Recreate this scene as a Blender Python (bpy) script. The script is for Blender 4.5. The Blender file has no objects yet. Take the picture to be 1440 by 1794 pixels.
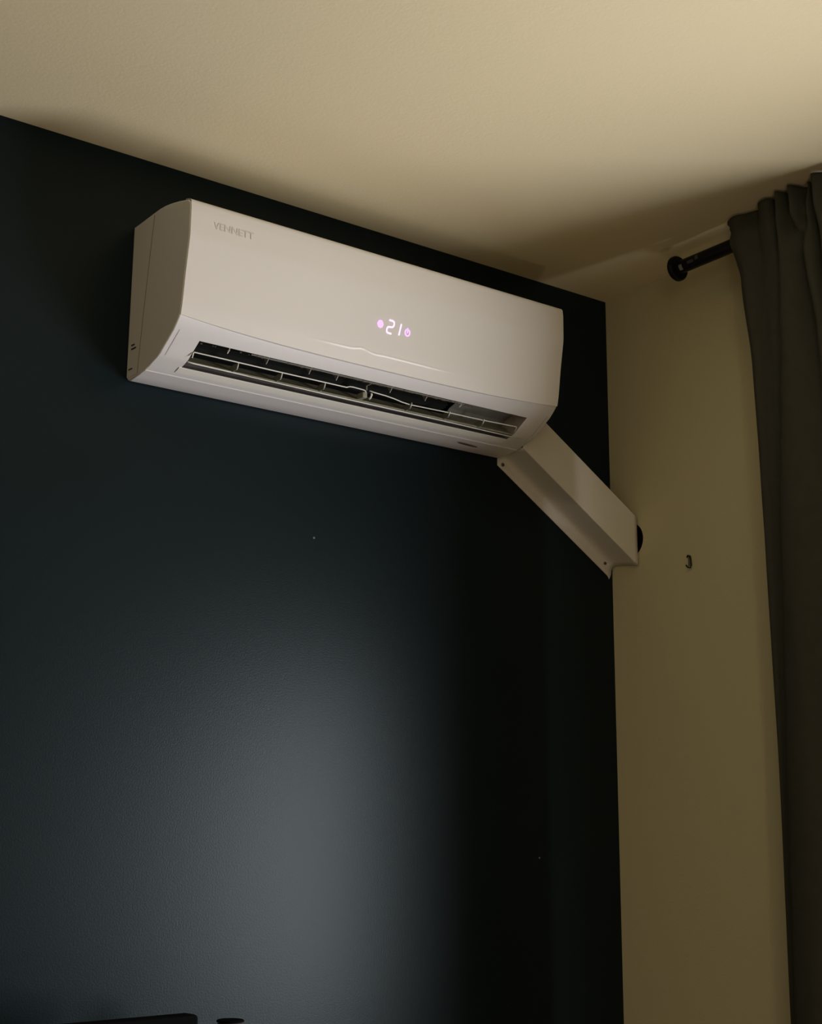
import bpy, bmesh, math, random
from mathutils import Vector, Matrix, noise
random.seed(3)
S = bpy.context.scene
COL = S.collection
Z0 = 2.2          # height of the air conditioner's underside above the floor
XC = 1.1158       # right wall plane
H = 0.4034        # ceiling above Z0

# ---------------------------------------------------------------- camera
yaw, pitch, roll = 0.6359, 0.2275, 0.0067
fwd = Vector((math.sin(yaw)*math.cos(pitch), math.cos(yaw)*math.cos(pitch), math.sin(pitch)))
rt = Vector((math.cos(yaw), -math.sin(yaw), 0)); up = rt.cross(fwd)
rt2 = math.cos(roll)*rt + math.sin(roll)*up
up2 = -math.sin(roll)*rt + math.cos(roll)*up
cd = bpy.data.cameras.new('camera'); cam = bpy.data.objects.new('camera', cd); COL.objects.link(cam)
cam.matrix_world = Matrix(((rt2.x, up2.x, -fwd.x, -0.9657), (rt2.y, up2.y, -fwd.y, -2.1098),
                           (rt2.z, up2.z, -fwd.z, -0.7488+Z0), (0, 0, 0, 1)))
cd.sensor_fit = 'HORIZONTAL'; cd.sensor_width = 36; cd.lens = 2500/1440*36; cd.clip_start = 0.05
S.camera = cam

# ---------------------------------------------------------------- light
w = bpy.data.worlds.new('world'); S.world = w; w.use_nodes = True
w.node_tree.nodes['Background'].inputs[0].default_value = (0.5, 0.6, 0.7, 1)
w.node_tree.nodes['Background'].inputs[1].default_value = 0.02
def area(name, loc, target, sx, sy, power, color, spread=180):
    l = bpy.data.lights.new(name, 'AREA'); l.shape = 'RECTANGLE'; l.size = sx; l.size_y = sy
    l.energy = power; l.color = color; l.spread = math.radians(spread)
    o = bpy.data.objects.new(name, l); COL.objects.link(o); o.location = loc
    d = Vector(target)-Vector(loc); o.rotation_euler = d.to_track_quat('-Z', 'Y').to_euler()
    return o
# daylight coming in through the opening of the window in the right wall
area('window_daylight', (XC+0.10, -1.24, Z0-0.80), (-2, -1.27, Z0-0.60), 0.60, 0.92, 34.5, (0.99, 0.98, 1.0))
# low bedside lamp to the right of the photographer
area('bedside_lamp', (-0.2, -1.9, Z0-1.7), (0.6, -0.6, Z0), 0.10, 0.10, 2.0, (1.0, 0.84, 0.60))
# warm fill light added behind the photographer, not a known lamp
area('room_fill', (-1.7, -3.2, Z0-0.35), (-1.0, -1.0, Z0-0.2), 0.9, 0.9, 6.0, (1.0, 0.86, 0.62))
S.view_settings.view_transform = 'Standard'; S.view_settings.look = 'None'
S.view_settings.exposure = 0.0; S.view_settings.gamma = 1.0; S.view_settings.use_curve_mapping = False

# ---------------------------------------------------------------- materials
def mat(name, col, rough=0.5, spec=0.5, metal=0.0, bump=0.0, bscale=200.0, var=0.0, vscale=3.0, emit=None, estr=0, sheen=0):
    m = bpy.data.materials.new(name); m.use_nodes = True; nt = m.node_tree
    b = nt.nodes['Principled BSDF']
    b.inputs['Base Color'].default_value = (*col, 1); b.inputs['Roughness'].default_value = rough
    b.inputs['Specular IOR Level'].default_value = spec; b.inputs['Metallic'].default_value = metal
    if sheen: b.inputs['Sheen Weight'].default_value = sheen
    tc = nt.nodes.new('ShaderNodeTexCoord')
    if bump:
        n = nt.nodes.new('ShaderNodeTexNoise'); n.inputs['Scale'].default_value = bscale; n.inputs['Detail'].default_value = 3
        nt.links.new(tc.outputs['Object'], n.inputs['Vector'])
        bp = nt.nodes.new('ShaderNodeBump'); bp.inputs['Strength'].default_value = bump; bp.inputs['Distance'].default_value = 0.002
        nt.links.new(n.outputs['Fac'], bp.inputs['Height']); nt.links.new(bp.outputs['Normal'], b.inputs['Normal'])
    if var:
        n = nt.nodes.new('ShaderNodeTexNoise'); n.inputs['Scale'].default_value = vscale; n.inputs['Detail'].default_value = 4
        nt.links.new(tc.outputs['Object'], n.inputs['Vector'])
        r = nt.nodes.new('ShaderNodeMix'); r.data_type = 'RGBA'
        r.inputs['A'].default_value = (*[c*(1-var) for c in col], 1); r.inputs['B'].default_value = (*[min(1, c*(1+var)) for c in col], 1)
        nt.links.new(n.outputs['Fac'], r.inputs['Factor']); nt.links.new(r.outputs['Result'], b.inputs['Base Color'])
    if emit:
        b.inputs['Emission Color'].default_value = (*emit, 1); b.inputs['Emission Strength'].default_value = estr
    return m
M = dict(
    dark_wall=mat('navy_satin_paint', (0.0050, 0.0105, 0.0135), 0.35, 0.20, bump=0.10, bscale=380, var=0.08, vscale=6),
    cream=mat('cream_paint', (0.60, 0.545, 0.35), 0.8, 0.15, bump=0.2, bscale=220, var=0.03, vscale=2),
    ceiling=mat('ceiling_paint', (0.78, 0.68, 0.455), 0.9, 0.1, bump=0.15, bscale=180, var=0.02, vscale=1.5),
    floor=mat('wood_floor', (0.22, 0.13, 0.07), 0.45, 0.4, var=0.3, vscale=8),
    plastic=mat('white_plastic', (0.74, 0.715, 0.71), 0.38, 0.4),
    panel=mat('white_gloss_panel', (0.76, 0.73, 0.70), 0.30, 0.45),
    louvre=mat('louvre_plastic', (0.80, 0.78, 0.72), 0.4, 0.4),
    vane=mat('dusty_vane_plastic', (0.30, 0.29, 0.22), 0.6, 0.3, var=0.35, vscale=60),
    scroll=mat('grey_scroll_plastic', (0.42, 0.38, 0.37), 0.6, 0.3, var=0.3, vscale=50),
    baffle=mat('dusty_grey_baffle', (0.19, 0.19, 0.17), 0.7, 0.2, var=0.25, vscale=40),
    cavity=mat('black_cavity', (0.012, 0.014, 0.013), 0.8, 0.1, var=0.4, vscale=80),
    wheel=mat('black_blower', (0.008, 0.009, 0.008), 0.8, 0.2),
    mould=mat('brown_dust', (0.10, 0.08, 0.06), 0.9, 0.1, var=0.5, vscale=120),
    duct=mat('white_painted_duct', (0.68, 0.64, 0.58), 0.7, 0.2, bump=0.05, bscale=60, var=0.03, vscale=5),
    screw=mat('dull_screw', (0.12, 0.11, 0.10), 0.4, 0.5, metal=0.8),
    letter=mat('faint_grey_print', (0.64, 0.605, 0.57), 0.40, 0.3),
    mark=mat('black_print', (0.02, 0.02, 0.015), 0.6, 0.3),
    led=mat('violet_led', (0.7, 0.5, 0.8), 0.5, 0.3, emit=(0.80, 0.48, 0.95), estr=0.8),
    ledbright=mat('white_led', (0.7, 0.6, 0.8), 0.5, 0.3, emit=(0.90, 0.68, 0.98), estr=0.85),
    rod=mat('black_metal', (0.003, 0.003, 0.0035), 0.45, 0.2),
    sticker=mat('clear_label', (0.16, 0.17, 0.15), 0.4, 0.3),
    curtain=mat('grey_brown_fabric', (0.060, 0.059, 0.047), 0.95, 0.1, bump=0.5, bscale=700, var=0.15, vscale=40),
    tv=mat('black_tv_plastic', (0.002, 0.0025, 0.0025), 0.9, 0.05),
    steel=mat('brushed_steel', (0.55, 0.52, 0.48), 0.35, 0.5, metal=0.9),
    joint=mat('dark_joint', (0.22, 0.20, 0.16), 0.7, 0.2),  # dark strip colour for the seams on the housing sides
    hole=mat('black_hole', (0.002, 0.002, 0.002), 1.0, 0.0),
    white=mat('white_gloss_paint', (0.7, 0.68, 0.62), 0.4, 0.4),
    wood=mat('dark_wood', (0.05, 0.03, 0.02), 0.5, 0.4, var=0.3, vscale=12),
    grey=mat('grey_metal', (0.25, 0.24, 0.2), 0.5, 0.5, metal=0.6),
)

M['dark_wall'].node_tree.nodes['Principled BSDF'].inputs['Specular Tint'].default_value = (0.84, 0.97, 1.0, 1)

# ---------------------------------------------------------------- helpers
def link(name, me, m=None, parent=None, smooth=False):
    o = bpy.data.objects.new(name, me); COL.objects.link(o)
    if m: me.materials.append(m)
    if parent: o.parent = parent
    if smooth:
        for p in me.polygons: p.use_smooth = True
    return o
def obj(name, bm, m=None, parent=None, smooth=False, recalc=True):
    if recalc: bmesh.ops.recalc_face_normals(bm, faces=bm.faces)
    me = bpy.data.meshes.new(name); bm.to_mesh(me); bm.free()
    return link(name, me, m, parent, smooth)
def box(bm, a, b):
    (x0, y0, z0), (x1, y1, z1) = a, b
    v = [bm.verts.new(p) for p in [(x0,y0,z0),(x1,y0,z0),(x1,y1,z0),(x0,y1,z0),(x0,y0,z1),(x1,y0,z1),(x1,y1,z1),(x0,y1,z1)]]
    for f in [(0,3,2,1),(4,5,6,7),(0,1,5,4),(1,2,6,5),(2,3,7,6),(3,0,4,7)]: bm.faces.new([v[i] for i in f])
def boxes(name, lst, m, parent=None, bevel=0):
    bm = bmesh.new()
    for a, b in lst: box(bm, a, b)
    o = obj(name, bm, m, parent)
    if bevel: bev(o, bevel)
    return o
def bev(o, wd, seg=2, ang=35):
    md = o.modifiers.new('bevel', 'BEVEL'); md.width = wd; md.segments = seg; md.limit_method = 'ANGLE'; md.angle_limit = math.radians(ang)
    md.harden_normals = False
def shade_auto(o, ang=30):
    for p in o.data.polygons: p.use_smooth = True
    o.data.set_sharp_from_angle(angle=math.radians(ang))
def extrude_profile(bm, pts, x0, x1, closed=False, nx=1):
    rows = []
    for i in range(nx+1):
        x = x0+(x1-x0)*i/nx
        rows.append([bm.verts.new((x, y, z)) for y, z in pts])
    n = len(pts)
    for i in range(nx):
        for j in range(n if closed else n-1):
            bm.faces.new([rows[i][j], rows[i][(j+1) % n], rows[i+1][(j+1) % n], rows[i+1][j]])
    return rows
def lathe(bm, prof, axis_o, axis_d, n=32):
    d = Vector(axis_d).normalized(); a = d.orthogonal().normalized(); b = d.cross(a); o = Vector(axis_o)
    rings = []
    for r, h in prof:
        rings.append([bm.verts.new(o+d*h+(a*math.cos(2*math.pi*k/n)+b*math.sin(2*math.pi*k/n))*max(r, 1e-5)) for k in range(n)])
    for i in range(len(rings)-1):
        for k in range(n): bm.faces.new([rings[i][k], rings[i][(k+1) % n], rings[i+1][(k+1) % n], rings[i+1][k]])
    bm.faces.new(rings[0]); bm.faces.new(rings[-1][::-1])
def tag(o, label, cat, group=None):
    o['label'] = label; o['category'] = cat
    if group: o['group'] = group
    return o
def struct(o, label=None):
    o['kind'] = 'structure'
    if label: o['label'] = label
    return o
def empty(name, loc, label, cat, group=None):
    o = bpy.data.objects.new(name, None); COL.objects.link(o); o.location = loc; o.empty_display_size = 0.1
    return tag(o, label, cat, group)

# ---------------------------------------------------------------- the room
XL, YB = -2.9, -3.9
T = 0.15
def slab(name, a, b, m, label):
    return struct(boxes(name, [(a, b)], m), label)
slab('wall_back', (XL-T, 0, 0), (XC+T, T, Z0+H), M['dark_wall'], 'dark navy satin painted wall carrying the air conditioner')
slab('floor', (XL-T, YB-T, -0.1), (XC+T, T, 0), M['floor'], 'wooden floor')
slab('ceiling', (XL-T, YB-T, Z0+H), (XC+T, T, Z0+H+0.1), M['ceiling'], 'plain pale ceiling')
slab('wall_left', (XL-T, YB, 0), (XL, 0, Z0+H), M['cream'], 'cream painted wall')
slab('wall_front', (XL-T, YB-T, 0), (XC+T, YB, Z0+H), M['cream'], 'cream painted wall behind the camera')
# right wall: window opening and the round pipe hole
WY0, WY1, WZ0, WZ1 = -1.56, -0.86, Z0-1.32, Z0-0.30
hy, hz, hr, hs = -0.0555, Z0-0.137, 0.036, 0.05
bm = bmesh.new()
box(bm, (XC, YB, 0), (XC+T, WY0, Z0+H))
box(bm, (XC, WY0, 0), (XC+T, WY1, WZ0)); box(bm, (XC, WY0, WZ1), (XC+T, WY1, Z0+H))
box(bm, (XC, WY1, 0), (XC+T, hy-hs, Z0+H))
box(bm, (XC, hy-hs, 0), (XC+T, hy+hs, hz-hs)); box(bm, (XC, hy-hs, hz+hs), (XC+T, hy+hs, Z0+H))
box(bm, (XC, hy+hs, 0), (XC+T, 0, Z0+H))
n = 32; cin = []; cout = []; sq = []
for k in range(n):
    a = 2*math.pi*k/n; c, s = math.cos(a), math.sin(a); q = hs/max(abs(c), abs(s))
    cin.append(bm.verts.new((XC, hy+hr*c, hz+hr*s))); cout.append(bm.verts.new((XC+T, hy+hr*c, hz+hr*s)))
    sq.append(bm.verts.new((XC, hy+q*c, hz+q*s)))
for k in range(n):
    k2 = (k+1) % n
    bm.faces.new([cin[k], cin[k2], sq[k2], sq[k]]); bm.faces.new([cin[k], cout[k], cout[k2], cin[k2]])
obj_wall = struct(obj('wall_right', bm, M['cream']), 'cream painted wall with a round pipe hole and window')
bm = bmesh.new(); lathe(bm, [(hr*0.999, 0.004), (hr*0.999, T-0.001)], (XC, hy, hz), (1, 0, 0), 32)
bmesh.ops.delete(bm, geom=[f for f in bm.faces if len(f.verts) > 4 and f.calc_center_median().x < XC+0.05], context='FACES_ONLY')
o = obj('hole_lining', bm, M['hole'], obj_wall); o['label'] = 'black inside of the round pipe hole'
# window in the right wall, behind the curtain and out of the frame
bm = bmesh.new(); f = 0.045
for a, b in [((XC+.05, WY0, WZ0), (XC+.10, WY0+f, WZ1)), ((XC+.05, WY1-f, WZ0), (XC+.10, WY1, WZ1)),
             ((XC+.05, WY0+f, WZ0), (XC+.10, WY1-f, WZ0+f)), ((XC+.05, WY0+f, WZ1-f), (XC+.10, WY1-f, WZ1))]: box(bm, a, b)
wf = struct(obj('window_1', bm, M['white']), 'white framed window behind the curtain')
boxes('window_sill', [((XC-0.02, WY0-0.03, WZ0-0.03), (XC+0.05, WY1+0.03, WZ0-0.001))], M['white'], wf)
# two small paint nibs on the dark wall
for k, (x, z, r) in enumerate([(0.3766, Z0-0.2197, 0.0022), (0.9025, Z0-0.7762, 0.002)]):
    bm = bmesh.new(); lathe(bm, [(r, 0), (r*0.9, 0.0006), (r*0.4, 0.0012)], (x, 0, z), (0, -1, 0), 10)
    obj('paint_nib', bm, M['grey'], bpy.data.objects['wall_back'])

# ---------------------------------------------------------------- the air conditioner
AC = empty('air_conditioner', (0, 0, Z0), 'white wall mounted split air conditioner with violet 21 display and open louvre', 'air conditioner')
W = 0.80
XS0, XS1 = 0.0522, 0.7495                       # outlet slot ends
top = [(-0.205, 0.235), (-0.2035, 0.2455), (-0.195, 0.2525), (-0.167, 0.2605), (-0.14, 0.267), (-0.116, 0.2715), (-0.095, 0.2735), (-0.073, 0.2738), (0, 0.2738)]
low = [(0, 0.002), (-0.004, -0.002), (-0.012, -0.0045), (-0.04, -0.003), (-0.066, -0.0008), (-0.0675, 0.0004), (-0.080, 0.0028), (-0.0925, 0.0066)]
front = [(-0.154, 0.0359), (-0.163, 0.0413), (-0.172, 0.0492), (-0.180, 0.0570), (-0.185, 0.0640), (-0.188, 0.079), (-0.195, 0.130), (-0.2045, 0.187)]
slot = [(-0.0925, 0.0066), (-0.1065, 0.0100), (-0.118, 0.0138), (-0.130, 0.0214), (-0.143, 0.0290), (-0.154, 0.0359)]
def yf(z):                                     # front surface depth at height z
    P = front+top[:2]
    for (a, b), (c, d) in zip(P, P[1:]):
        if b <= z <= d: return a+(c-a)*(z-b)/(d-b)
    return P[0][0] if z < P[0][1] else P[-1][0]
bm = bmesh.new()
full = low+slot[1:-1]+front+top
def col_(x): return [bm.verts.new((x, y, z)) for y, z in full]
R4 = [col_(x) for x in (0, XS0, XS1, W)]
i0 = len(low)-1; i1 = i0+len(slot)-1
for s in range(3):
    for j in range(len(full)-1):
        if s == 1 and i0 <= j < i1: continue
        bm.faces.new([R4[s][j], R4[s][j+1], R4[s+1][j+1], R4[s+1][j]])
for r in (R4[0], R4[-1]): bm.faces.new(r)
bm.faces.new([R4[0][0], R4[1][0], R4[2][0], R4[3][0], R4[3][-1], R4[2][-1], R4[1][-1], R4[0][-1]])
body = obj('body', bm, M['plastic'], AC); bev(body, 0.0022, 2, 50); shade_auto(body, 25)
# rear housing strips on both sides
seam = [(-0.0775, 0.268), (-0.0653, 0.1853), (-0.0521, 0.0928), (-0.0445, 0.0272), (-0.0413, 0.000)]
for x0, x1 in ((-0.0008, 0.0004), (W-0.0004, W+0.0008)):
    pr = [(-0.001, 0.0025), (-0.001, 0.2725)]+seam
    bm = bmesh.new(); a = [bm.verts.new((x0, y, z)) for y, z in pr]; b = [bm.verts.new((x1, y, z)) for y, z in pr]
    bm.faces.new(a); bm.faces.new(b[::-1])
    for k in range(len(pr)): bm.faces.new([a[k], a[(k+1) % len(pr)], b[(k+1) % len(pr)], b[k]])
    sh = obj('rear_housing', bm, M['plastic'], AC); bev(sh, 0.0006, 1, 50)
    if x0 < 0: rear = sh
    bm = bmesh.new(); xx = x0-0.0001 if x0 < 0 else x1+0.0001
    ra = [bm.verts.new((xx, y-0.0009, z)) for y, z in seam]; rb = [bm.verts.new((xx, y+0.0009, z)) for y, z in seam]
    for k in range(len(seam)-1): bm.faces.new([ra[k], ra[k+1], rb[k+1], rb[k]])
    hj = obj('housing_joint', bm, M['joint'], AC); hj['label'] = 'dark joint line on the side'
# printed marks on the left side
for (y, z, l, t_, an) in [(-0.0205, 0.0555, 0.013, 0.0022, 0.25), (-0.0235, 0.0485, 0.018, 0.0022, 0.15), (-0.0150, 0.0145, 0.015, 0.0018, 0.15)]:
    bm = bmesh.new(); c, s = math.cos(an), math.sin(an); vs = []
    for dy, dz in ((-l/2, -t_/2), (l/2, -t_/2), (l/2, t_/2), (-l/2, t_/2)):
        vs.append(bm.verts.new((-0.0012, y+dy*c+dz*s, z-dy*s*-1*0.3+dz)))
    bm.faces.new(vs)
    m_ = obj('printed_mark', bm, M['mark'], rear); m_['label'] = 'small black printed mark'
    md = m_.modifiers.new('s', 'SOLIDIFY'); md.thickness = 0.0004
# front panel: bottom edge bows downward, raised eyebrow crease above it
def zseam(x):
    t = min(1, max(0, x/W)); e = 1-abs(2*t-1)**3.0
    return 0.0605-0.0108*e
def yp(z): return yf(z) if z >= 0.079 else -0.188+0.22*(0.079-z)
def sstep(a, b, x):
    t = min(1, max(0, (x-a)/(b-a))); return t*t*(3-2*t)
def ridge_z(x):
    z = 0.0735+0.0008*math.sin((x-0.23)/0.32*math.pi)
    z += 0.0036*math.exp(-((x-0.345)/0.014)**2) - 0.0010*math.exp(-((x-0.375)/0.012)**2)
    return z
NX, ZN = 200, 0
bm = bmesh.new(); rows = []
for i in range(NX+1):
    x = 0.0012+(W-0.0024)*i/NX; zb = zseam(x); r = []
    zr = ridge_z(x); amp = 0.0007*sstep(0.225, 0.30, x)*(1-sstep(0.48, 0.58, x))
    zl = [zb+(zr-0.0035-zb)*k/6 for k in range(6)]+[zr-0.0035+0.007*k/12 for k in range(13)]+[zr+0.0035+(0.2425-zr-0.0035)*(k/26) for k in range(1, 27)]
    for z in zl:
        d = z-zr
        # region under the crease swells out, dies away towards the bottom edge
        if d > 0: h = math.exp(-(d/0.0016)**2)
        else: h = math.exp(-(d/0.0022)**2)+0
        r.append(bm.verts.new((x, yp(z)-0.0014-amp*h, z)))
    for y, z in [(-0.2048, 0.2465), (-0.2015, 0.2505), (-0.196, 0.2535), (-0.185, 0.2565)]: r.append(bm.verts.new((x, y-0.0004, z+0.0004)))
    rows.append(r)
for i in range(NX):
    for j in range(len(rows[0])-1): bm.faces.new([rows[i][j], rows[i+1][j], rows[i+1][j+1], rows[i][j+1]])
# turned-in rim of the panel
loop = [r[0] for r in rows]
inn = [bm.verts.new((v.co.x, v.co.y+0.0080, v.co.z+0.0012)) for v in loop]
for i in range(NX): bm.faces.new([loop[i], inn[i], inn[i+1], loop[i+1]])
for r, dx in ((rows[0], 0.0006), (rows[-1], -0.0006)):
    q = [bm.verts.new((v.co.x+dx, v.co.y+0.0024, v.co.z-0.0002)) for v in r]
    for j in range(len(r)-1): bm.faces.new([r[j], r[j+1], q[j+1], q[j]])
panel = obj('front_panel', bm, M['panel'], AC); shade_auto(panel, 40)
# short lid joints near the ends of the lower front
for xs in (0.010, W-0.010):
    bm = bmesh.new(); ra = []; rb = []
    for k in range(9):
        z = 0.0135+(0.043-0.0135)*k/8
        P = slot+front; y = None
        for (a, b), (c, d) in zip(P, P[1:]):
            if b <= z <= d: y = a+(c-a)*(z-b)/(d-b)
        ra.append(bm.verts.new((xs, y-0.0003, z-0.0003))); rb.append(bm.verts.new((xs+0.0012, y-0.0003, z-0.0003)))
    for k in range(8): bm.faces.new([ra[k], ra[k+1], rb[k+1], rb[k]])
    obj('lid_joint', bm, M['scroll'], AC)
# outlet cavity
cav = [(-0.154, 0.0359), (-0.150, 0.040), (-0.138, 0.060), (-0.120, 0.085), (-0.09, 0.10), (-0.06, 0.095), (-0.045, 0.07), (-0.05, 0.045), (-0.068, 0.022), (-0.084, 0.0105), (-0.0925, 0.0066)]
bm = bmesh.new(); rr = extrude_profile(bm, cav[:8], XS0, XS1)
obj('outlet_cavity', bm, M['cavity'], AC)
bm = bmesh.new(); extrude_profile(bm, cav[7:], XS0, XS1)
o = obj('outlet_scroll', bm, M['scroll'], AC); o['label'] = 'dark grey lower lining of the air outlet'
for xs in (XS0, XS1):
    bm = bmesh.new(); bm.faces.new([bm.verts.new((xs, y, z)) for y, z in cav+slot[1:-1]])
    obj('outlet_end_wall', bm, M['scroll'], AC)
# blower wheel
bm = bmesh.new()
for k in range(22):
    a = 2*math.pi*k/22; r0, r1 = 0.021, 0.026; cy, cz = -0.088, 0.066
    p = [(cy+r*math.cos(a+da), cz+r*math.sin(a+da)) for r, da in ((r0, 0), (r1, 0.12), (r1, 0.16), (r0, 0.06))]
    extrude_profile(bm, p, XS0+0.004, 0.60, closed=True)
bw = obj('blower_wheel', bm, M['wheel'], AC); bw['kind'] = 'stuff'
# baffle closing the fan's right end
bm = bmesh.new(); extrude_profile(bm, [(-0.149, 0.0405), (-0.115, 0.052), (-0.090, 0.045), (-0.073, 0.030)], 0.612, XS1-0.0005)
bf = obj('fan_end_baffle', bm, M['baffle'], AC); bf['label'] = 'dusty grey plate at the right end of the outlet'
md = bf.modifiers.new('s', 'SOLIDIFY'); md.thickness = 0.001
# vertical deflector blades
for k, x in enumerate([0.111, 0.195, 0.28, 0.335, 0.45, 0.53, 0.596]):
    bm = bmesh.new()
    if k in (0, 6): pts = [(-0.1500, 0.0375), (-0.1485, 0.0335), (-0.1420, 0.0300), (-0.1435, 0.0345)]
    else: pts = [(-0.138, 0.046), (-0.133, 0.042), (-0.125, 0.034), (-0.115, 0.05), (-0.125, 0.07)]
    a = [bm.verts.new((x, y, z)) for y, z in pts]; bm.faces.new(a)
    o = obj('deflector_blade', bm, M['louvre'] if k in (0, 6) else M['scroll'], AC)
    md = o.modifiers.new('s', 'SOLIDIFY'); md.thickness = 0.0012
# thin inner lip and dust along the upper slot edge
bm = bmesh.new()
box(bm, (0.15, -0.1525, 0.0335), (0.60, -0.1505, 0.0352))
obj('inner_lip', bm, M['baffle'], AC)
bm = bmesh.new()
for k in range(150):
    x = random.choice((random.uniform(0.36, 0.62), random.uniform(0.055, 0.62))); s = random.uniform(0.0006, 0.0020)
    bmesh.ops.create_icosphere(bm, subdivisions=1, radius=s, matrix=Matrix.Translation((x, -0.1515+random.uniform(-.0005, .001), 0.0345-random.uniform(0, 0.0012))) @ Matrix.Diagonal((1.8, 0.6, 1, 1)))
o = obj('dust_crust', bm, M['mould'], AC); o['kind'] = 'stuff'
# lower lip: pale raised strip along the slot's bottom edge
bm = bmesh.new(); extrude_profile(bm, [(-0.0915, 0.0072), (-0.0945, 0.0074), (-0.0945, 0.0060), (-0.0865, 0.0034), (-0.0790, 0.0018), (-0.079, 0.0035)], XS0-0.004, XS1-0.001, closed=True)
o = obj('lower_lip', bm, M['louvre'], AC); shade_auto(o, 40)
# swing louvre: upper bar in two halves, lower vane, struts
LV = obj('louvre', bmesh.new(), None, AC); LV['label'] = 'open swing louvre with white edges'
bm = bmesh.new()
pr = [(-0.1130, 0.0108), (-0.1110, 0.0108), (-0.1105, 0.0128), (-0.098, 0.0195), (-0.086, 0.0300), (-0.0875, 0.0315), (-0.100, 0.0215), (-0.1125, 0.0135)]
extrude_profile(bm, pr, XS0+0.002, XS1+0.000, closed=True)
me = bpy.data.meshes.new('vane'); bmesh.ops.recalc_face_normals(bm, faces=bm.faces); bm.to_mesh(me); bm.free()
link('vane', me, M['vane'], LV)
def tube_path(bm, pts, r, n=8):
    prev = None; pts = [Vector(p) for p in pts]
    for i, p in enumerate(pts):
        d = (pts[min(i+1, len(pts)-1)]-pts[max(i-1, 0)]).normalized()
        a = d.cross(Vector((0, 0, 1))); a = a.normalized() if a.length > 1e-4 else Vector((0, 1, 0)); b = d.cross(a)
        ring = [bm.verts.new(p+(a*math.cos(2*math.pi*k/n)+b*math.sin(2*math.pi*k/n))*r) for k in range(n)]
        if prev:
            for k in range(n): bm.faces.new([prev[k], prev[(k+1) % n], ring[(k+1) % n], ring[k]])
        else: bm.faces.new(ring)
        prev = ring
    bm.faces.new(prev[::-1])
LV.data.materials.append(M['louvre'])
def part_path(name, pts, r, m, parent, flat=False):
    bm = bmesh.new(); tube_path(bm, pts, r); return obj(name, bm, m, parent, smooth=True)
y1 = -0.1335
part_path('upper_bar', [(0.0530, y1+.004, 0.0140), (0.0530, y1, 0.0215), (0.0545, y1, 0.0232), (0.10, y1, 0.0230), (0.20, y1, 0.0226), (0.352, y1, 0.0226), (0.358, y1-.001, 0.0250), (0.366, y1-.001, 0.0254), (0.388, y1-.001, 0.0246), (0.3915, y1-.001, 0.0232), (0.3925, y1-.001, 0.0205)], 0.0011, M['louvre'], LV)
part_path('upper_bar', [(0.4000, y1-.001, 0.0255), (0.412, y1, 0.0247), (0.435, y1, 0.0236), (0.455, y1, 0.0215), (0.475, y1+.004, 0.0202), (0.494, y1+.006, 0.0196), (0.58, y1+.004, 0.0205), (0.66, y1+.004, 0.0208), (0.7420, y1+.002, 0.0222), (0.7435, y1+.003, 0.0210), (0.7440, y1+.010, 0.0135)], 0.0011, M['louvre'], LV)
part_path('lower_edge', [(XS0+0.001, -0.1135, 0.0122), (0.065, -0.1125, 0.0117), (0.15, -0.1120, 0.0113), (0.36, -0.1090, 0.0106), (0.60, -0.1085, 0.0103), (0.775, -0.1085, 0.0088)], 0.0012, M['louvre'], LV)
for x in (0.137, 0.2215, 0.3085, 0.494, 0.581, 0.662):
    bm = bmesh.new(); a = [bm.verts.new((x, y, z)) for y, z in [(y1+.001, 0.0215), (y1+.006, 0.0120), (-0.112, 0.0118), (-0.099, 0.0195), (-0.118, 0.0235)]]; bm.faces.new(a)
    o = obj('strut', bm, M['baffle'], LV); md = o.modifiers.new('s', 'SOLIDIFY'); md.thickness = 0.0014; md.offset = 0
    part_path('strut_edge', [(x, y1+.0005, 0.0222), (x+0.0008, y1+.004, 0.0165), (x+0.0015, -0.1245, 0.0125)], 0.0008, M['louvre'], o)
# pivot post in the middle
bm = bmesh.new(); box(bm, (0.3925, -0.1350, 0.0255), (0.3950, -0.1330, 0.0345))
box(bm, (0.3925, -0.1500, 0.0330), (0.3950, -0.1330, 0.0352)); obj('pivot_post', bm, M['baffle'], LV)
bm = bmesh.new(); box(bm, (0.389, -0.130, 0.0130), (0.399, -0.110, 0.0240)); o = obj('pivot_block', bm, M['vane'], LV); bev(o, 0.002)
part_path('pivot_pin', [(0.4035, y1-.001, 0.0215), (0.4055, y1, 0.0195), (0.4050, y1+.003, 0.0150), (0.4040, y1+.006, 0.0125)], 0.0018, M['louvre'], LV)
# dark drain mark under the body
bm = bmesh.new()
vs = [bm.verts.new((0.690+0.026*math.cos(a), -0.0485+0.0035*math.sin(a)+0.002*math.cos(a), -0.0040)) for a in [2*math.pi*k/20 for k in range(20)]]
bm.faces.new(vs); o = obj('latch_slot', bm, M['mould'], AC); o['label'] = 'small dark oval latch slot under the body'
md = o.modifiers.new('s', 'SOLIDIFY'); md.thickness = 0.0006
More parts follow.
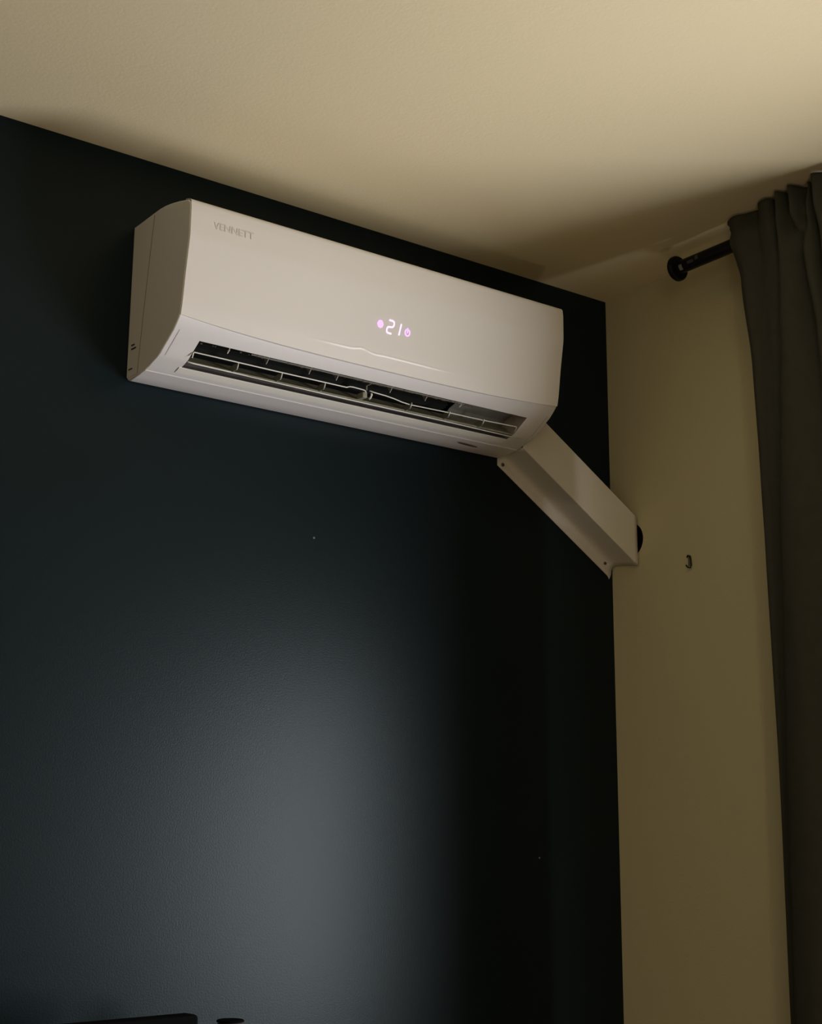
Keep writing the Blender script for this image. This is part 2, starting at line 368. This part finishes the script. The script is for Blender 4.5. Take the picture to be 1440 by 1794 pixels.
# faint maker's lettering
def text_mesh(name, body_, size, m, parent, loc, width=None, tilt=0.0):
    c = bpy.data.curves.new(name, 'FONT'); c.body = body_; c.size = size; c.align_x = 'CENTER'; c.align_y = 'CENTER'; c.extrude = 0.0002; c.offset = size*0.012
    t = bpy.data.objects.new(name, c); COL.objects.link(t)
    dg = bpy.context.evaluated_depsgraph_get(); me = bpy.data.meshes.new_from_object(t.evaluated_get(dg)); bpy.data.objects.remove(t)
    if width:
        xs = [v.co.x for v in me.vertices]; k = width/(max(xs)-min(xs))
        for v in me.vertices: v.co.x *= k
    o = link(name, me, m, parent); o.location = loc; o.rotation_euler = (math.radians(90)+tilt, 0, 0)
    return o
lt = text_mesh('lettering', 'VENNETT', 0.0165, M['letter'], panel, (0.079, -0.2066, 0.2145), 0.074); lt['label'] = 'faint grey lettering on the panel'
# LED display
TL = math.atan2(0.1965-0.1924, 0.027)   # panel slope there
def dpoint(x, z, off=0.0022): return (x, yf(z)-off, z)
def stroke(bm, pts, r):
    """flat rounded stroke in the panel surface"""
    pts = [Vector((x, z)) for x, z in pts]
    L = []; Rr = []
    for i, p in enumerate(pts):
        d = (pts[min(i+1, len(pts)-1)]-pts[max(i-1, 0)]).normalized(); nrm = Vector((-d.y, d.x))
        L.append(bm.verts.new(dpoint(*(p+nrm*r)))); Rr.append(bm.verts.new(dpoint(*(p-nrm*r))))
    for i in range(len(pts)-1): bm.faces.new([L[i], L[i+1], Rr[i+1], Rr[i]])
    for p in (pts[0], pts[-1]):
        bm.faces.new([bm.verts.new(dpoint(p.x+r*math.cos(a), p.y+r*math.sin(a), 0.00225)) for a in [2*math.pi*k/12 for k in range(12)]])
def led(name, strokes, r, m, label):
    bm = bmesh.new()
    for s in strokes: stroke(bm, s, r)
    o = obj(name, bm, m, panel); o['label'] = label; return o
sl = 0.16
def sk(cx, cz, pts): return [(cx+x+z*sl, cz+z) for x, z in pts]
hx, hh = 0.0062, 0.0112
two = [(-hx*.75, hh), (hx*.3, hh), (hx*.85, hh*.86), (hx, hh*.6), (hx, hh*.25), (hx*.7, hh*.02), (0, -0.0004), (-hx*.7, -hh*.05), (-hx, -hh*.3), (-hx, -hh*.7), (-hx*.75, -hh*.95), (-hx*.2, -hh*1.03), (hx*.6, -hh*1.03)]
led('display_digit', [sk(0.3995, 0.1262, two)], 0.0016, M['ledbright'], 'glowing violet digit 2')
led('display_digit', [sk(0.4203, 0.1257, [(0, 0.0092), (0, 0.0012)]), sk(0.4203, 0.1257, [(0, -0.0012), (0, -0.0092)])], 0.00155, M['ledbright'], 'glowing violet digit 1')
pc = (0.4364, 0.1243)
arc = [(pc[0]+0.0050*math.sin(a), pc[1]-0.0003+0.0058*math.cos(a)) for a in [math.radians(38+(322-38)*k/20) for k in range(21)]]
led('power_icon', [arc, [(pc[0], pc[1]+0.0068), (pc[0], pc[1]-0.0002)]], 0.00135, M['led'], 'glowing violet power symbol')
sc = (0.3777, 0.1268); st = []
for k in range(3):
    a = math.radians(90+60*k); R_ = 0.0066
    st.append([(sc[0]-R_*.9*math.cos(a), sc[1]-R_*math.sin(a)), (sc[0]+R_*.9*math.cos(a), sc[1]+R_*math.sin(a))])
for k in range(6):
    a = math.radians(90+60*k)
    for da in (-0.45, 0.45):
        st.append([(sc[0]+0.0036*math.cos(a), sc[1]+0.0036*math.sin(a)), (sc[0]+0.0062*math.cos(a+da), sc[1]+0.0064*math.sin(a+da))])
led('snowflake_icon', st, 0.00085, M['led'], 'glowing violet snowflake symbol')

# ---------------------------------------------------------------- pipe duct
DU = empty('pipe_duct', (0.8035, 0, Z0), 'sloping white boxed pipe duct from the air conditioner into the wall corner', 'duct')
XD0, XD1 = 0.8035, 1.1105
sl_ = -0.640
def sect(x):
    zb = 0.0015+sl_*(x-0.8058); zt = 0.1035+sl_*(x-0.8058); zf = zb+0.0128
    return [(-0.002, zt+0.002), (-0.078, zt), (-0.08, zt-0.002), (-0.08, zb+0.0015), (-0.0785, zb), (-0.050, zb+0.0045), (-0.030, zb+0.0072), (-0.018, zb+0.0082), (-0.010, zb+0.0078), (-0.005, zb+0.0050), (-0.0025, zb-0.001), (-0.002, zb-0.008), (-0.002, zf-0.0315)]
bm = bmesh.new(); NXD = 30; rows = []
for i in range(NXD+1):
    x = XD0+(XD1-XD0)*i/NXD
    s = sect(x); rows.append([])
    for j, (y, z) in enumerate(s):
        xx = x
        if i == NXD and j == len(s)-1: xx = x-0.006
        rows[-1].append(bm.verts.new((xx-XD0, y, z)))
for i in range(NXD):
    for j in range(len(rows[0])-1): bm.faces.new([rows[i][j], rows[i+1][j], rows[i+1][j+1], rows[i][j+1]])
dc = obj('casing', bm, M['duct'], DU); md = dc.modifiers.new('s', 'SOLIDIFY'); md.thickness = 0.0012; md.offset = -1
shade_auto(dc, 40)
for (x, z) in [(0.8163, -0.0137), (1.0922, -0.1801)]:
    bm = bmesh.new(); lathe(bm, [(0.0036, -0.0005), (0.0036, 0.0012), (0.0024, 0.0022), (0.0012, 0.0024)], (x-XD0, -0.003, z), (0, -1, 0), 16)
    obj('screw', bm, M['screw'], DU)

# ---------------------------------------------------------------- small hook on the cream wall
HK = empty('wall_hook', (XC, -0.2167, Z0-0.208), 'small dark bent metal hook on cream wall beside the duct', 'hook')
bm = bmesh.new(); tube_path(bm, [(0, 0.0075, 0.0115), (-0.003, 0.003, 0.0135), (-0.003, -0.0025, 0.0120), (-0.003, -0.0045, 0.004), (-0.003, -0.0055, -0.006), (-0.004, -0.004, -0.0115), (-0.006, 0.001, -0.0105), (-0.008, 0.004, -0.006)], 0.0017)
obj('hook_wire', bm, M['mark'], HK, smooth=True)
bm = bmesh.new(); box(bm, (-0.0012, -0.004, -0.007), (-0.0001, 0.0045, 0.0125)); o = obj('back_plate', bm, M['grey'], HK); o['label'] = 'grey back plate'; bev(o, 0.0005)

# ---------------------------------------------------------------- curtain rod
RX, RZ = 1.003, 0.3485
RD = empty('curtain_rod', (RX, -0.322, Z0+RZ), 'black metal curtain rod with round end disc below the ceiling', 'curtain rod')
bm = bmesh.new(); lathe(bm, [(0.0131, 0), (0.0131, 1.75)], (0, 0, 0), (0, -1, 0), 32); obj('pole', bm, M['rod'], RD, smooth=False); shade_auto(bpy.data.objects['pole'])
bm = bmesh.new(); lathe(bm, [(0.012, -0.002), (0.0225, -0.001), (0.0250, 0.002), (0.0250, 0.008), (0.0230, 0.011), (0.012, 0.012)], (0, 0.012, 0), (0, -1, 0), 40)
o = obj('end_disc', bm, M['rod'], RD); shade_auto(o, 35)
bm = bmesh.new(); box(bm, (0, -0.62, -0.006), (XC-RX-0.001, -0.608, 0.006)); box(bm, (XC-RX-0.007, -0.64, -0.03), (XC-RX-0.001, -0.588, 0.03)); obj('wall_bracket', bm, M['rod'], RD)
def rod_patch(y0, y1, a0, a1, name='rod_label', m=None, lab=None):
    bm = bmesh.new(); rr_ = 0.0134; ra = []; rb = []
    for k in range(7):
        a = math.radians(a0+(a1-a0)*k/6); p = (-rr_*math.cos(a), rr_*math.sin(a))
        ra.append(bm.verts.new((p[0], y0, p[1]))); rb.append(bm.verts.new((p[0], y1, p[1])))
    for k in range(6): bm.faces.new([ra[k], ra[k+1], rb[k+1], rb[k]])
    o = obj(name, bm, m or M['sticker'], RD)
    if lab: o['label'] = lab
rod_patch(-0.008, -0.016, -55, -5, lab='pale end of the peeling paper label')
rod_patch(-0.030, -0.046, -25, 0, m=mat('worn_label', (0.035, 0.036, 0.032), 0.6))
rod_patch(-0.050, -0.058, -15, 20, m=mat('worn_label_end', (0.05, 0.052, 0.046), 0.6))

# ---------------------------------------------------------------- curtain
levels = [  # (z, [(y, x), ...])
 (0.398, [(-.447,1.000),(-.470,.990),(-.497,1.000),(-.522,1.004),(-.535,.984),(-.558,.980),(-.572,1.006),(-.588,.968),(-.602,1.004),(-.618,.966),(-.632,1.002),(-.648,.985),(-.655,1.006),(-.672,.962),(-.70,.985),(-.73,.965),(-.76,1.00),(-.79,.968),(-.83,.998)]),
 (0.350, [(-.452,.996),(-.472,.988),(-.500,.990),(-.522,.994),(-.538,.985),(-.560,.984),(-.574,1.000),(-.588,.972),(-.604,.998),(-.622,.968),(-.636,.996),(-.650,.978),(-.660,1.000),(-.676,.964),(-.70,.985),(-.73,.968),(-.76,.99),(-.79,.970),(-.83,.985)]),
 (0.270, [(-.460,1.006),(-.478,.996),(-.500,.999),(-.522,.997),(-.540,.993),(-.560,.992),(-.573,.997),(-.585,.974),(-.605,.980),(-.632,1.006),(-.640,.972),(-.655,.974),(-.670,1.002),(-.684,.964),(-.71,.985),(-.73,.968),(-.76,.99),(-.79,.970),(-.83,.985)]),
 (0.100, [(-.466,1.018),(-.482,1.006),(-.500,1.008),(-.520,1.006),(-.536,1.003),(-.552,1.004),(-.562,1.002),(-.574,.979),(-.600,.977),(-.640,1.006),(-.655,.976),(-.668,.972),(-.680,1.000),(-.694,.964),(-.72,.985),(-.74,.968),(-.77,.99),(-.80,.970),(-.84,.985)]),
 (-0.20, [(-.473,1.026),(-.484,1.016),(-.498,1.016),(-.512,1.013),(-.522,1.012),(-.531,1.011),(-.538,1.006),(-.551,.983),(-.585,.976),(-.630,.982),(-.655,.986),(-.675,.994),(-.690,.998),(-.704,.970),(-.73,.985),(-.75,.968),(-.78,.99),(-.81,.970),(-.85,.985)]),
 (-0.60, [(-.482,1.029),(-.489,1.021),(-.497,1.020),(-.506,1.017),(-.513,1.016),(-.520,1.014),(-.525,1.008),(-.536,.985),(-.575,.974),(-.620,.978),(-.650,.984),(-.675,.990),(-.695,.994),(-.712,.972),(-.74,.985),(-.76,.968),(-.79,.99),(-.82,.970),(-.86,.985)]),
 (-1.10, [(-.486,1.030),(-.489,1.024),(-.494,1.022),(-.499,1.020),(-.503,1.018),(-.507,1.016),(-.511,1.010),(-.520,.988),(-.565,.974),(-.610,.976),(-.645,.982),(-.675,.988),(-.700,.992),(-.720,.974),(-.75,.985),(-.77,.968),(-.80,.99),(-.83,.970),(-.87,.985)]),
 (-2.185, [(-.490,1.032),(-.492,1.026),(-.496,1.024),(-.500,1.022),(-.504,1.020),(-.508,1.018),(-.512,1.012),(-.520,.992),(-.565,.976),(-.610,.978),(-.645,.984),(-.675,.990),(-.700,.994),(-.725,.976),(-.755,.985),(-.775,.968),(-.81,.99),(-.84,.970),(-.88,.985)]),
]
def cr(p0, p1, p2, p3, t):
    return 0.5*((2*p1)+(-p0+p2)*t+(2*p0-5*p1+4*p2-p3)*t*t+(-p0+3*p1-3*p2+p3)*t**3)
def lerp_level(z):
    for (za, A), (zb, B) in zip(levels, levels[1:]):
        if zb <= z <= za:
            t = (za-z)/(za-zb); t = t*t*(3-2*t) if za > 0.2 else t
            return [(a[0]+(b[0]-a[0])*t, a[1]+(b[1]-a[1])*t) for a, b in zip(A, B)]
    return levels[-1][1]
zlist = [0.398-0.148*k/22 for k in range(22)]+[0.25-2.43*(k/90) for k in range(91)]
bm = bmesh.new(); rows = []
for z in zlist:
    P = [Vector((b, a)) for a, b in lerp_level(max(z, -2.184))][:-3]; r = []
    for s in range(len(P)-1):
        p0, p1, p2, p3 = P[max(s-1, 0)], P[s], P[s+1], P[min(s+2, len(P)-1)]
        for k in range(6 if s < len(P)-2 else 7):
            q = cr(p0, p1, p2, p3, k/6); fade = max(0, 1-(s+k/6)/5)
            q.y += fade*((-0.002 if z > 0.39 else -0.007) if z > 0.375 else -0.010 if z > 0.1 else -0.010+0.017*min(1, (0.1-z)/1.2))
            nz = noise.noise(Vector((q.y*18, z*3.0, 0)))*0.0022+noise.noise(Vector((q.y*60, z*9, 3)))*0.0007
            puff = 0.0045*math.exp(-((z-RZ)/0.028)**2)
            zz = z + (0.0015*noise.noise(Vector((q.y*40, 0, 5))) if z > 0.397 else 0)
            lim = RX-0.0148+max(0, abs(z-RZ)-0.006)*0.55      # the cloth passes in front of the pole
            r.append(bm.verts.new((min(q.x+nz-puff, lim) if abs(z-RZ) < 0.05 else q.x+nz-puff, q.y, zz)))
    rows.append(r)
for i in range(len(rows)-1):
    for j in range(len(rows[0])-1): bm.faces.new([rows[i][j], rows[i][j+1], rows[i+1][j+1], rows[i+1][j]])
CU = empty('curtain', (1.0, -0.66, 0.02), 'heavy grey brown curtain gathered in folds on the black rod', 'curtain')
for v in bm.verts: v.co += Vector((-1.0, 0.66, Z0-0.02))
cl = obj('cloth', bm, M['curtain'], CU, smooth=True)
md = cl.modifiers.new('s', 'SOLIDIFY'); md.thickness = 0.0018; md.offset = 0
# back layer of the rod pocket, so the rod runs inside the header
bm = bmesh.new(); rows = []
for z in [0.398, 0.385, 0.37, 0.35, 0.33, 0.318, 0.305]:
    e = math.exp(-((z-RZ)/0.03)**2); r = []
    for k in range(61):
        y = -0.462-0.26*k/60
        r.append(bm.verts.new((1.004+0.0185*e*min(1, 0.6+k/6)+0.002*math.sin(k*1.1)-1.0, y+0.66, z+Z0-0.02)))
    rows.append(r)
for i in range(len(rows)-1):
    for j in range(60): bm.faces.new([rows[i][j], rows[i][j+1], rows[i+1][j+1], rows[i+1][j]])
o = obj('rod_pocket', bm, M['curtain'], CU, smooth=True); md = o.modifiers.new('s', 'SOLIDIFY'); md.thickness = 0.0015

# ---------------------------------------------------------------- furniture just reaching the bottom edge
DR = empty('dresser', (-0.25, -0.27, 0), 'dark wooden dresser below the picture against the navy wall', 'dresser')
boxes('carcass', [((-0.65, -0.22, 0.05), (0.65, 0.24, 0.70))], M['wood'], DR, 0.004)
boxes('dresser_top', [((-0.67, -0.24, 0.7002), (0.67, 0.25, 0.72))], M['wood'], DR, 0.003)
for k in range(3):
    z0 = 0.08+0.205*k
    d = boxes('drawer', [((-0.63, -0.236, z0), (0.63, -0.2202, z0+0.195))], M['wood'], DR, 0.003)
    boxes('drawer_handle', [((-0.08, -0.258, z0+0.09), (0.08, -0.2362, z0+0.10))], M['steel'], d, 0.003)
for x in (-0.6, 0.6):
    for y in (-0.18, 0.2): boxes('foot', [((x-0.02, y-0.02, 0), (x+0.02, y+0.02, 0.0498))], M['wood'], DR)
TV = empty('television', (-0.275, -0.21, 0.72), 'black television whose top edge shows at the bottom left of dark wall', 'television')
TV.rotation_euler = (0, 0, math.radians(6.5))
boxes('housing', [((-0.36, -0.012, 0.05), (0.36, 0.022, 0.487))], M['tv'], TV, 0.006)
boxes('screen', [((-0.35, -0.0128, 0.062), (0.35, -0.0122, 0.470))], M['tv'], TV)
boxes('neck', [((-0.04, 0.0, 0.012), (0.04, 0.016, 0.052))], M['tv'], TV)
boxes('stand', [((-0.14, -0.09, 0), (0.14, 0.10, 0.012))], M['tv'], TV, 0.004)
CN = empty('metal_bottle', (0.153, -0.15, 0.72), 'steel bottle with black rimmed top at the bottom edge beside the television', 'bottle')
CN.rotation_euler = (0, 0, 0)
bm = bmesh.new(); lathe(bm, [(0.03, 0), (0.033, 0.004), (0.033, 0.36), (0.028, 0.40), (0.0195, 0.425), (0.0195, 0.4665), (0.017, 0.4685)], (0, 0, 0), (0, 0, 1), 32)
o = obj('bottle_body', bm, M['steel'], CN); shade_auto(o)
bm = bmesh.new(); lathe(bm, [(0.0188, 0.4687), (0.0205, 0.4692), (0.0205, 0.4715), (0.019, 0.4725)], (0, 0, 0), (0, 0, 1), 32)
o = obj('cap', bm, M['tv'], CN); shade_auto(o)
